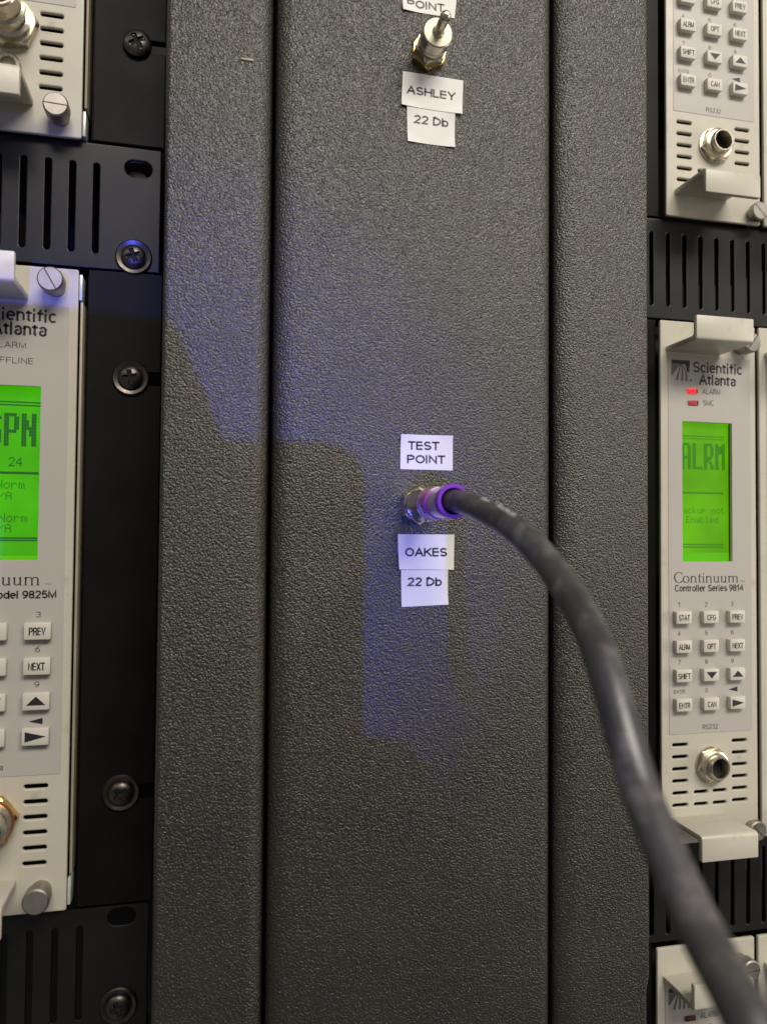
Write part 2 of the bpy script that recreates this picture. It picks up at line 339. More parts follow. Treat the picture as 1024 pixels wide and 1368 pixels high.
def flat(name, polys, y, m, parent, label=None):
    """flat printed shapes: list of polygons [(x, z)...]"""
    vs, fs = [], []
    for p in polys:
        fs.append(tuple(range(len(vs), len(vs)+len(p)))); vs += [Vector((q[0], y, q[1]))*MM for q in p]
    me = bpy.data.meshes.new(name); me.from_pydata(vs, [], fs)
    return link_mesh(name, me, m, parent, label)
# dot-matrix display letters
F57 = {'B': "11110 10001 10001 11110 10001 10001 11110", 'a': "00000 00000 01110 00001 01111 10001 01111", 'c': "00000 00000 01110 10000 10000 10001 01110",
 'k': "10000 10000 10010 10100 11000 10100 10010", 'u': "00000 00000 10001 10001 10001 10011 01101", 'p': "00000 00000 11110 10001 11110 10000 10000",
 'n': "00000 00000 10110 11001 10001 10001 10001", 'o': "00000 00000 01110 10001 10001 10001 01110", 't': "01000 01000 11100 01000 01000 01001 00110",
 'E': "11111 10000 10000 11110 10000 10000 11111", 'b': "10000 10000 10110 11001 10001 10001 11110", 'l': "01100 00100 00100 00100 00100 00100 01110",
 'e': "00000 00000 01110 10001 11111 10000 01110", 'd': "00001 00001 01101 10011 10001 10001 01111", '2': "01110 10001 00001 00010 00100 01000 11111",
 '4': "00010 00110 01010 10010 11111 00010 00010", 'N': "10001 10001 11001 10101 10011 10001 10001", 'r': "00000 00000 10110 11001 10000 10000 10000",
 'm': "00000 00000 11010 10101 10101 10101 10101", '/': "00000 00001 00010 00100 01000 10000 00000", 'A': "01110 10001 10001 11111 10001 10001 10001", ' ': "00000 "*7}
BIG = {'S': "011110 110011 110000 110000 011110 000011 000011 000011 110011 011110", 'P': "111110 110011 110011 110011 110011 111110 110000 110000 110000 110000",
 'N': "110011 110011 111011 111011 111111 110111 110111 110011 110011 110011", 'A': "011110 110011 110011 110011 110011 111111 110011 110011 110011 110011",
 'L': "110000 110000 110000 110000 110000 110000 110000 110000 110000 111111", 'R': "111110 110011 110011 110011 110011 111110 111100 110110 110011 110011",
 'M': "110011 111111 111111 111111 110011 110011 110011 110011 110011 110011", 'E': "111111 110000 110000 110000 111110 110000 110000 110000 110000 111111"}
def dots(s, x, z_top, pitch, h, y, m, parent, font=F57, align='L', clip=None):
    polys = []; nrow = 7 if font is F57 else 10; ncol = 5 if font is F57 else 6
    dx = pitch/(ncol+1); dz = h/nrow
    x0 = x if align == 'L' else x-(len(s)*pitch-dx)
    for i, ch in enumerate(s):
        for r, row in enumerate(font[ch].split()):
            for c, bit in enumerate(row):
                if bit == '1':
                    a = x0+i*pitch+c*dx; b = z_top-r*dz
                    if clip and not (clip[0] <= a and a+dx <= clip[1]): continue
                    g = 0.025*dx; polys.append([(a+g, b-dz+g), (a+dx-g, b-dz+g), (a+dx-g, b-g), (a+g, b-g)])
    return flat('display_text', polys, y, m, parent)
# roman lettering drawn as thick and thin pen strokes
def ribbon(pts, ws):
    out = []
    for i in range(len(pts)-1):
        a, b = Vector(pts[i]), Vector(pts[i+1]); d = (b-a)
        if d.length < 1e-6: continue
        n = Vector((-d.y, d.x)).normalized()
        out.append([tuple(a-n*ws[i]/2), tuple(b-n*ws[i+1]/2), tuple(b+n*ws[i+1]/2), tuple(a+n*ws[i]/2)])
    return out
def arc(cx, cy, rx, ry, a0, a1, t0, t1, n=14):
    pts, ws = [], []
    for k in range(n+1):
        a = math.radians(a0+(a1-a0)*k/n); pts.append((cx+rx*math.cos(a), cy+ry*math.sin(a)))
        ws.append(t0+(t1-t0)*abs(math.cos(a)))
    return ribbon(pts, ws)
def bar(x0, y0, x1, y1): return [[(x0, y0), (x1, y0), (x1, y1), (x0, y1)]]
def roman():
    T, t, X = 0.105, 0.045, 0.62
    def stem(x, y0, y1): return bar(x, y0, x+T, y1)
    def foot(x): return bar(x-0.07, 0, x+T+0.07, 0.04)
    def flag(x, y): return [[(x-0.08, y-0.09), (x, y-0.12), (x+T, y), (x+T*0.6, y)]]
    G = {}
    G['C'] = (arc(0.48, 0.5, 0.44, 0.49, 48, 318, t, 0.13, 26)+bar(0.74, 0.70, 0.78, 0.95), 0.84)
    G['o'] = (arc(0.33, 0.31, 0.28, 0.30, 0, 360, t, 0.12, 26), 0.70)
    def arch(x): return arc(x+0.19, 0.40, 0.20, 0.20, 150, 0, 0.06, T, 10)+stem(x+0.39-T/2, 0, 0.42)+foot(x+0.39-T/2)
    G['n'] = (stem(0.10, 0, X)+flag(0.10, X)+foot(0.10)+arch(0.18), 0.76)
    G['m'] = (stem(0.10, 0, X)+flag(0.10, X)+foot(0.10)+arch(0.18)+arch(0.58), 1.17)
    G['t'] = (stem(0.14, 0.12, 0.82)+bar(0.02, X-0.045, 0.40, X)+arc(0.28, 0.13, 0.09, 0.11, 180, 320, t, T, 8), 0.43)
    G['i'] = (stem(0.10, 0, X)+flag(0.10, X)+foot(0.10)+arc(0.15, 0.83, 0.035, 0.035, 0, 360, 0.07, 0.07, 10), 0.34)
    G['u'] = (stem(0.10, 0.20, X)+flag(0.10, X)+arc(0.30, 0.22, 0.17, 0.20, 180, 330, 0.06, T, 10)+stem(0.48, 0, X)+flag(0.48, X)+bar(0.48, 0, 0.66, 0.045), 0.74)
    polys, x = [], 0.0
    for ch in 'Continuum':
        g, adv = G[ch]; polys += [[(p[0]+x, p[1]) for p in q] for q in g]; x += adv
    return polys, x
def continuum(x_right, z, wid, cap, y, parent):
    polys, tot = roman(); s = wid/tot
    flat('lettering', [[(x_right-wid+p[0]*s, z+p[1]*cap) for p in q] for q in polys], y, 'print', parent)

# ------------------------------------------------------------------ rack uprights and connector panel (textured coat)
def upright(name, prof, label, cat, stations=None, group=None):
    """cross-section [(x, y)] drawn along z with rounded edges already in it"""
    bm = bmesh.new(); rings = []
    for z, dx in (stations or ((-190, 0), (190, 0))):
        rings.append([bm.verts.new((x+(dx if i in edge_idx(prof) else 0), y, z)) for i, (x, y) in enumerate(prof)])
    n = len(prof)
    for a, b in zip(rings, rings[1:]):
        for k in range(n): bm.faces.new((a[k], a[(k+1) % n], b[(k+1) % n], b[k]))
    bm.faces.new(rings[0]); bm.faces.new(rings[-1][::-1])
    o = part(name, bm, 'coat', None, 50); o['label'] = label; o['category'] = cat
    if group: o['group'] = group
    return o
def edge_idx(prof):
    mx = max(p[0] for p in prof); return {i for i, p in enumerate(prof) if p[0] > mx-1.5}
def rnd(cx, cy, r, a0, a1, n=8):
    return [(cx+r*math.cos(math.radians(a0+(a1-a0)*k/n)), cy+r*math.sin(math.radians(a0+(a1-a0)*k/n))) for k in range(n+1)]
# y grows away from the viewer, so the front corners are at -90 degrees
left_prof = [(-9.9, 30)] + rnd(-8.7, 1.2, 1.2, 180, 270) + rnd(10.3, 4.3, 4.3, 270, 360) + [(14.6, 30)]
mid_prof = [(15.3, 30), (15.3, 4.6)] + [(15.3+5.6*(1-math.cos(math.radians(a))), 3.0*(1-math.sin(math.radians(a)))) for a in range(0, 91, 9)] + rnd(82.2, 4.0, 4.0, 270, 360) + [(86.2, 30)]
right_prof = [(87.1, 30), (87.1, 5.0)] + [(87.1+6.7*(1-math.cos(math.radians(a))), 3.0*(1-math.sin(math.radians(a)))) for a in range(0, 91, 9)] + rnd(112.2, 0.9, 0.9, 270, 360, 5) + [(113.1, 30)]
lu = upright('rack_upright', left_prof, 'narrow textured grey rack upright left of the wide panel, carrying a short raised dash', 'rack upright', group='textured grey rack uprights')
mp = upright('connector_panel', mid_prof, 'wide textured dark grey panel carrying the two test point connectors', 'panel')
ru = upright('rack_upright.001', right_prof, 'narrow textured grey rack upright right of the wide panel, behind the cable', 'rack upright',
             stations=((-190, -0.75), (-116.5, -0.75), (-113.0, 0), (190, 0)), group='textured grey rack uprights')
cx0, cz0 = P(330, 80, 0)
box('raised_dash', (cx0-1.5, cx0+1.5, -0.35, 0.3, cz0-0.28, cz0+0.28), 'rail', lu, 0.2)
wall = box('rack_interior', (-160, 330, 95, 100, -260, 260), 'dark'); wall['kind'] = 'structure'

# ------------------------------------------------------------------ black ears, vent panels and their screws
EY = 27.0
def phillips(parent, x, z, y, r=3.2, washer=4.6, m='screw', rot=0.3, h=2.2):
    bm = bmesh.new(); nr, ns = 22, 72; grid = []
    ca, sa = math.cos(rot), math.sin(rot)
    for i in range(nr+1):
        t = i/nr; rr = r*t; ring = []
        for k in range(ns if i else 1):
            a = 2*math.pi*k/ns; dx, dz = rr*math.cos(a), rr*math.sin(a)
            hh = 0.5 + (h-0.5)*math.sqrt(max(0.0, 1-(t*0.98)**2.2)) if i < nr else 0.0
            u, v = dx*ca+dz*sa, -dx*sa+dz*ca
            cw, cl = 0.17*r, 0.56*r
            if (abs(u) < cw and abs(v) < cl) or (abs(v) < cw and abs(u) < cl): hh -= 0.9*(1-0.6*rr/cl)
            ring.append(bm.verts.new((x+dx, y-hh, z+dz)))
        grid.append(ring)
    for k in range(ns): bm.faces.new((grid[0][0], grid[1][(k+1) % ns], grid[1][k]))
    for a, b in zip(grid[1:], grid[2:]):
        for k in range(ns): bm.faces.new((a[k], a[(k+1) % ns], b[(k+1) % ns], b[k]))
    s = part('rack_screw', bm, m, parent, 30); s.data.materials.append(MT['dark']); b0 = world_base(s)
    for p in s.data.polygons:
        c = p.center+b0; dx, dz = c.x/MM-x, c.z/MM-z; u, v = dx*ca+dz*sa, -dx*sa+dz*ca
        if (abs(u) < .15*r and abs(v) < .52*r) or (abs(v) < .15*r and abs(u) < .52*r): p.material_index = 1  # faces inside the cross coloured dark to stand for shade in the recess
    if washer:
        lathe('washer', (x, y, z), [(washer, 0), (washer, 0.5), (washer-0.35, 0.9), (washer-0.9, 0.75), (r*0.9, 0.5)], m, s, 48, cap1=False)
    return s
def slot_hole(x, z, wx, wz): return rect_pts(x-wx/2, x+wx/2, z-wz/2, z+wz/2, min(wx, wz)/2-0.01, 6)
def ear(name, x0, x1, z0, z1, label, screws=(), notch=(), washer=4.6, rot=0.3, r=3.2):
    t = thing(name, ((x0+x1)/2, EY, z0), label, 'equipment chassis', 'black chassis ears on the racks')
    out = [(x0, z0), (x1, z0)]
    for zc in sorted(notch): out += [(x1, zc-1.7), (x1-7.5, zc-1.7), (x1-7.5, zc+1.7), (x1, zc+1.7)]
    out += [(x1, z1), (x0, z1)]
    sheet('ear', out, [], EY, 2.4, 'black', t, 0.25)
    box('side_wall', (x0-0.5 if x0 < 0 else x1-2, x0+1.5 if x0 < 0 else x1, EY+2.45, EY+55, z0+1, z1-1), 'black', t)
    for i, (sx, sz) in enumerate(screws): phillips(t, sx, sz, EY, r=r, washer=washer, rot=rot+0.5*i)
    return t
sUL = P(183, 54, 25); sA = P(174, 503, 25); sB = P(161, 1062, 25)
ear('equipment_chassis', -29.4, -11.6, 101.0, 210, 'black chassis ear in the top left with a plain brown-grey screw', [sUL], [sUL[1]], washer=None, rot=0.5, r=3.7)
ear('equipment_chassis.001', -29.6, -11.6, -93.6, 67.4, 'long black chassis ear left of the uprights, held by two washered screws', [sA, sB], [sA[1], sB[1]], rot=0.2)
ear('equipment_chassis.002', 104, 133.7, 97.8, 210, 'dark grey chassis ear beside the top right module')
ear('equipment_chassis.003', 104, 132.45, -91.0, 66.0, 'black chassis ear beside the middle right module')
ear('equipment_chassis.004', 104, 130.8, -220, -121.0, 'black chassis ear at the bottom right behind the cable')
def vent(name, x0, x1, z0, z1, slots, sz0, sz1, sw, label, screws=(), holes=()):
    t = thing(name, ((x0+x1)/2, EY, z0), label, 'vent panel', 'slotted black vent panels')
    hs = [rect_pts(x-sw/2, x+sw/2, sz0, sz1, sw/2-0.01, 5) for x in slots] + [slot_hole(hx, hz, 6.9, 4.4) for hx, hz in holes]
    sheet('slotted_plate', rect_pts(x0, x1, z0, z1), hs, EY+0.3, 1.6, 'black_gloss', t, 0.25)
    box('bottom_lip', (x0, x1, EY+2.0, EY+9, z0, z0+1.6), 'black', t, 0.3)
    for sx, sz in screws: phillips(t, sx, sz, EY+0.3, rot=0.35)
    for hx, hz in holes[:1] if z0 > 0 else (): lathe('clip_nut', (hx-0.8, EY+6.5, hz-1.4), [(3.0, 0), (3.0, 1.0), (1.4, 1.0), (1.4, 0.2)], 'brass', t, 24)
    return t
vent('vent_panel', -110, -12.4, 68.0, 100.4, [-28.3-5.8*k for k in range(14)], 71.8, 95.3, 1.55,
     'slotted black vent panel above the left module, with a screw and an empty oval hole', [P(178, 340, 25)], [P(185, 225, 27)])
vent('vent_panel.001', -110, -12.4, -128.5, -94.2, [-28.8-5.8*k for k in range(14)], -121.5, -98.3, 1.5,
     'slotted black vent panel at the bottom left with a screw cut off by the frame', [P(157, 1350, 25)], [P(163, 1225, 27)])
vent('vent_panel.002', 104, 215, 66.6, 97.2, [131.3-5.65*2+5.65*k for k in range(17)], 70.5, 93.2, 1.4,
     'slotted black vent panel between the top right and middle right modules')
vent('vent_panel.003', 104, 215, -120.4, -91.6, [130.8-5.5*2+5.5*k for k in range(17)], -118.3, -95.0, 1.4,
     'slotted black vent panel below the middle right module, behind the cable')

# ------------------------------------------------------------------ equipment modules
PL = 25.0                                         # front of the module plates
def handle(t, x0, x1, z, upward, out=15.0):
    """bent sheet pull: shelf standing out of the plate, lip turned up or down"""
    th = 1.7; lip = 7.2; y1 = PL-out; R = 1.1
    s = 1 if upward else -1
    # profile in (y, z): starts at the plate
    if upward: pr = [(PL, 0), (y1+R, 0)] + [(y1+R-R*math.sin(math.radians(a)), R-R*math.cos(math.radians(a))) for a in (22, 45, 68, 90)] + \
                    [(y1, lip), (y1+th, lip), (y1+th, th+0.5), (y1+th+0.5, th), (PL, th)]
    else: pr = [(PL, 0), (y1+R, 0)] + [(y1+R-R*math.sin(math.radians(a)), -R+R*math.cos(math.radians(a))) for a in (22, 45, 68, 90)] + \
               [(y1, -lip), (y1+th, -lip), (y1+th, -th-0.5), (y1+th+0.5, -th), (PL, -th)]
    bm = bmesh.new(); rings = [[bm.verts.new((x, y, z+q)) for y, q in pr] for x in (x0, x1)]
    n = len(pr)
    for k in range(n): bm.faces.new((rings[0][k], rings[0][(k+1) % n], rings[1][(k+1) % n], rings[1][k]))
    bm.faces.new(rings[0]); bm.faces.new(rings[1][::-1])
    bmesh.ops.recalc_face_normals(bm, faces=bm.faces)
    es = [e for e in bm.edges if len(e.link_faces) == 2 and e.calc_face_angle(0) > math.radians(35)]
    bmesh.ops.bevel(bm, geom=es, offset=0.42, segments=2, profile=0.5, affect='EDGES', clamp_overlap=True)
    return part('pull_handle', bm, 'beige', t, 40)
def thumbscrew(t, x, z, h=6.5, r=3.1, slot=0.0):
    prof = [(r*0.8, 0), (r*0.8, h*0.35), (r, h*0.42), (r, h-0.4), (r-0.35, h)]
    bm = bmesh.new(); add_lathe(bm, (x, PL, z), prof, 44)
    s = part('thumb_screw', bm, 'alu', t, 30)
    if slot is None: return s
    c, sn = math.cos(slot), math.sin(slot); L, W = r*0.9, 0.15
    q = [(-L, -W), (L, -W), (L, W), (-L, W)]
    flat('slot', [[(x+a*c-b*sn, z+a*sn+b*c) for a, b in q]], PL-h-0.02, 'print_grey', s)
    return s
def keycap(t, x, z, wx, wz, sym, h=2.0, tw=0.72):
    bm = bmesh.new(); add_box(bm, x-wx/2, x+wx/2, PL-h, PL-0.1, z-wz/2, z+wz/2, 0.28, 2)
    k = part('key', bm, 'key', t, 40); y = PL-h-0.03
    if sym == '^': flat('arrow', [[(x-wx*.36, z-wz*.22), (x+wx*.36, z-wz*.22), (x, z+wz*.30)]], y, 'print', k)
    elif sym == 'v': flat('arrow', [[(x-wx*.36, z+wz*.26), (x, z-wz*.28), (x+wx*.36, z+wz*.26)]], y, 'print', k)
    elif sym == '>': flat('arrow', [[(x-wx*.38, z-wz*.30), (x+wx*.40, z), (x-wx*.38, z+wz*.30)]], y, 'print', k)
    else: lettering(sym, x, z-wz*.24, y, wx*tw*(0.8 if len(sym) == 3 else 1.0 if len(sym) == 4 else 1.12), wz*.46, 'print', k, bold=.009)
    return k
def logo(t, x0, z0, s, y):
    """dark square with a quarter cut away and pale beams fanning out of the corner"""
    a = flat('logo', [[(x0, z0+s), (x0, z0+s*0.80), (x0+s*0.74, z0+s*0.80), (x0+s*0.86, z0+s*0.42), (x0+s*0.96, z0+s*0.42), (x0+s, z0+s)]], y, 'print', t)
    beams = []
    for k, (ex, ez) in enumerate(((0.0, 0.30), (0.28, 0.02), (0.56, 0.0), (0.80, 0.0))):
        pts = []
        for j in range(9):
            u = j/8; pts.append((x0+s*(0.50*(1-u)**2+2*u*(1-u)*(0.25+0.2*k)+u*u*ex), z0+s*(0.80*(1-u)**2+2*u*(1-u)*0.62+u*u*ez)))
        beams += ribbon(pts, [s*(0.03+0.10*j/8) for j in range(9)])
    wedge = [(x0, z0+s*.78), (x0+s*.46, z0+s*.78), (x0+s*.2, z0+s*.5), (x0, z0+s*.22)]
    flat('logo_beams', beams+[[(x0+s*.98, z0), (x0+s*1.1, z0), (x0+s*1.1, z0+s*.1), (x0+s*.98, z0+s*.1)]], y-0.01, 'logo_grey', a)
    flat('logo_wedge', [wedge], y, 'logo_grey', a)
def jack(t, x, z, r=5.3):
    lathe('lock_washer', (x, PL-0.1, z), [(r*1.02, 0), (r*1.02, .5), (r*.9, .6)], 'nickel', t, 40)
    n = hexnut('connector_nut', (x, PL, z), r, 0, 2.0, 'nickel', t, hole=r*.6, rot=0.2)
    lathe('collar', (x, PL-2, z), [(r*.86, 0), (r*.86, 0.7), (r*.74, 1.1), (r*.66, 1.1), (r*.66, 2.2), (r*.60, 2.6), (r*.54, 2.6), (r*.51, 2.2), (r*.51, -1.2)], 'nickel', n, 44, cap1=False)
    lathe('socket', (x, PL+1.0, z), [(r*.505, 0), (r*.505, 2.2)], 'dark', n, 32)
def bnc(t, x, z, m='nickel', L=12.0, r=6.3, ring=None):
    n = hexnut('connector_nut', (x, PL, z), r, 0, 2.6, m, t, rot=0.15)
    lathe('barrel', (x, PL-2.6, z), [(5.0, 0), (5.0, 1.0), (4.1, 1.4), (4.1, 3.4), (4.6, 3.8), (4.6, 5.0), (3.9, 5.4), (3.9, L-2.6), (3.5, L-2.2), (3.0, L-2.2), (2.9, 2)], 'nickel', n, 44)
    lathe('centre_pin', (x, PL-4, z), [(1.0, 0), (1.0, L-6), (0.5, L-5.8)], 'brass', n, 20)
    if ring: lathe('washer', (x, PL-2.6, z), [(5.6, 0.0), (5.6, 0.4), (4.9, 0.5), (4.9, 0.1)], ring, n, 44, cap1=False)
def slots_at(pts, wx, wz): return [slot_hole(x, z, wx, wz) for x, z in pts]
RX, RZ = 132.8, 65.5
def right_module(name, label, dx=0.0, dz=0.0, thumb_slots=(0.9, -0.8), full=True, height=2.0, lamps=('led_on', 'led_dim')):
    """controller module with one row of keys in three columns; all plate pixels read on the middle right one"""
    t = thing(name, (149+dx, PL, -91.2+dz), label, 'equipment module', 'beige plug-in modules')
    def q(px, py): a, b = P(px, py, PL); return a+dx, b+dz
    X0, X1, Z0, Z1 = 132.8+dx, 165.7+dx, -91.2+dz, 65.5+dz
    ls = [(139.0+dx, -61.9+dz-3.56*k) for k in range(6)]; rs = [(159.3+dx, -61.6+dz-3.58*k) for k in range(6)]
    ms = [(146.0+dx, -76.2+dz), (152.4+dx, -76.2+dz), (146.0+dx, -79.8+dz), (152.4+dx, -79.8+dz)]
    win = rect_pts(140.0+dx, 157.2+dx, -7.3+dz, 35.1+dz, 0.2, 2)
    sheet('face_plate', rect_pts(X0, X1, Z0, Z1, 0.5, 3), slots_at(ls+rs, 5.2, 1.05)+slots_at(ms, 4.7, 1.05)+([win] if full else []), PL, 1.2, 'beige', t, 0.3)
    sheet('overlay', rect_pts(135.3+dx, 163.8+dx, -58.7+dz, 55.2+dz, 0.3, 2), [win] if full else [], PL-0.12, 0.24, 'film', t, 0.05)
    box('side_rail', (X1-0.9, X1+0.35, PL+2.3, PL+40, Z0+5, Z1-4), 'rail', t)
    box('chassis_box', (X0+0.8, X1-1.0, PL+9, PL+60, Z0+2, Z1-2), 'dark', t)
    y = PL-0.14
    handle(t, 134.6+dx, 153.3+dx, 55.9+dz, True); handle(t, 135.6+dx, 153.7+dx, -83.0+dz, False)
    a, b = P(1005, 457, PL-6); thumbscrew(t, a+dx, b+dz, 6.0, 3.0, thumb_slots[0]); a, b = P(1013, 1111, PL-3.4); thumbscrew(t, a+dx, b+dz, 3.4, 2.9, thumb_slots[1])
    logo(t, *q(896, 508), 6.3, y)
    lettering('Scientific', *q(924.5, 497.3), y, 17.3, 3.3, 'print', t, 'L', bold=0.027)
    lettering('Atlanta', *q(932.8, 514), y, 12.9, 3.3, 'print', t, 'L', bold=0.027)
    if not full: return t
    for s, (a, b), lm in (('ALARM', (917, 522.5), lamps[0]), ('SMC', (918, 538), lamps[1])):
        lx, lz = q(a, b)
        l = box('indicator_led', (lx, lx+3.4, PL-0.55, PL, lz-0.75, lz+0.75), lm, t, 0.2)
        flat('led_case', [[(lx+2.7, lz-.62), (lx+3.3, lz-.62), (lx+3.3, lz+.62), (lx+2.7, lz+.62)]], PL-0.57, 'led_case', l)
        tx, tz = q(a+20, b+4)
        lettering(s, tx, tz, y, 6.2 if s == 'ALARM' else 3.7, 1.75, 'print_grey', t, 'L')
    # screen, sunk behind the plate
    yl = PL+1.7
    lx0, lx1, lz0, lz1 = 138.5+dx, 158.6+dx, -9+dz, 37+dz
    scr = box('display', (lx0, lx1, yl, yl+1.5, lz0, lz1), 'lcd_old', t)
    box('display_edge', (lx0+.1, lx1-.1, yl-0.06, yl-0.01, -7.2+dz, -4.6+dz), 'lcd_edge', scr)
    box('window_side', (157.25+dx, 157.8+dx, PL+0.4, yl, -7.2+dz, 35+dz), 'wallred', t)
    def s(px, py): a, b = P(px, py, yl-0.1); return a+dx, b+dz
    def rule(py, th): a, b = s(911, py); c, _ = s(966, py); return [(a-.6, b-th/2), (c, b-th/2), (c, b+th/2), (a-.6, b+th/2)]
    flat('display_rules', [rule(582, .30), rule(585.5, .22), rule(658, .5), rule(727.4, .35), rule(730.8, .35)], yl-0.08, 'lcd_old_ink', scr)
    a, b = s(954.5, 593); dots('ALRM', a+3.4, b, 3.95, 8.0, yl-0.1, 'lcd_old_ink', scr, BIG, 'R')
    a, b = s(967, 678); dots('Backup not', a, b, 1.62, 2.0, yl-0.1, 'lcd_old_faint', scr, align='R')
    a, b = s(958.5, 690); dots('Enabled', a, b, 1.62, 2.0, yl-0.1, 'lcd_old_faint', scr, align='R')
    a, b = q(986, 778); continuum(a, b, 22.3, 3.2, y, t)
    a, b = q(987, 778); lettering('TM', a+.2, b, y, 1.5, .6, 'print', t, 'L')
    a, b = q(900, 790.5); lettering('Controller Series 9814', a, b, y, 23.7, 2.05, 'print', t, 'L', bold=0.022)
    syms = (('STAT', 'CFG', 'PREV'), ('ALRM', 'OPT', 'NEXT'), ('SHIFT', 'v', '^'), ('ENTR', 'CAN', '>'))
    kx = (139.2, 148.4, 157.4)
    for r in range(4):
        for c in range(3):
            keycap(t, kx[c]+dx, -23.9-8.62*r+dz, 5.2, 3.7, syms[r][c], h=height)
    caps = (('1', '2', '3'), ('4', '5', '6'), ('7', '8', '9'), ('ENTR', '0', None))
    for r in range(4):
        for c in range(3):
            zb = -20.9-8.6*r+dz
            if caps[r][c]: lettering(caps[r][c], kx[c]-.5+dx, zb, y, 3.7 if r == 3 and c == 0 else 0.95, 1.2 if r == 3 and c == 0 else 1.45, 'print_grey', t)
    xx = kx[2]-.3+dx; zz = -20.9-25.8+.7+dz
    flat('arrow', [[(xx-1.6, zz), (xx+1.5, zz-.8), (xx+1.5, zz+.8)]], y, 'print', t)
    a, b = q(947.5, 974); lettering('RS232', a, b, y, 5.2, 1.5, 'print_grey', t)
    jack(t, 149.4+dx, -68.2+dz)
    return t
right_module('equipment_module', 'beige controller module with green ALRM screen and lit red alarm lamp, right of the uprights')
right_module('equipment_module.001', 'beige controller module at the top right, only its keypad and lower pull in view', 2.2, 188.9)
right_module('equipment_module.002', 'beige module at the bottom right, its logo half hidden by the black cable', -1.6, -186.4, thumb_slots=(0.05, 0), lamps=('led_case', 'led_case'))
for nm, dx, dz, lb in (('equipment_module.003', 34.3, 0.0, 'beige module at the right frame edge beside the green ALRM screen module'),
                       ('equipment_module.004', 36.6, 188.9, 'beige module edge at the top right frame corner beside the RS232 keypad'),
                       ('equipment_module.005', 32.7, -186.4, 'beige module edge at the bottom right frame corner beside the cable')):
    right_module(nm, lb, dx, dz, full=False)

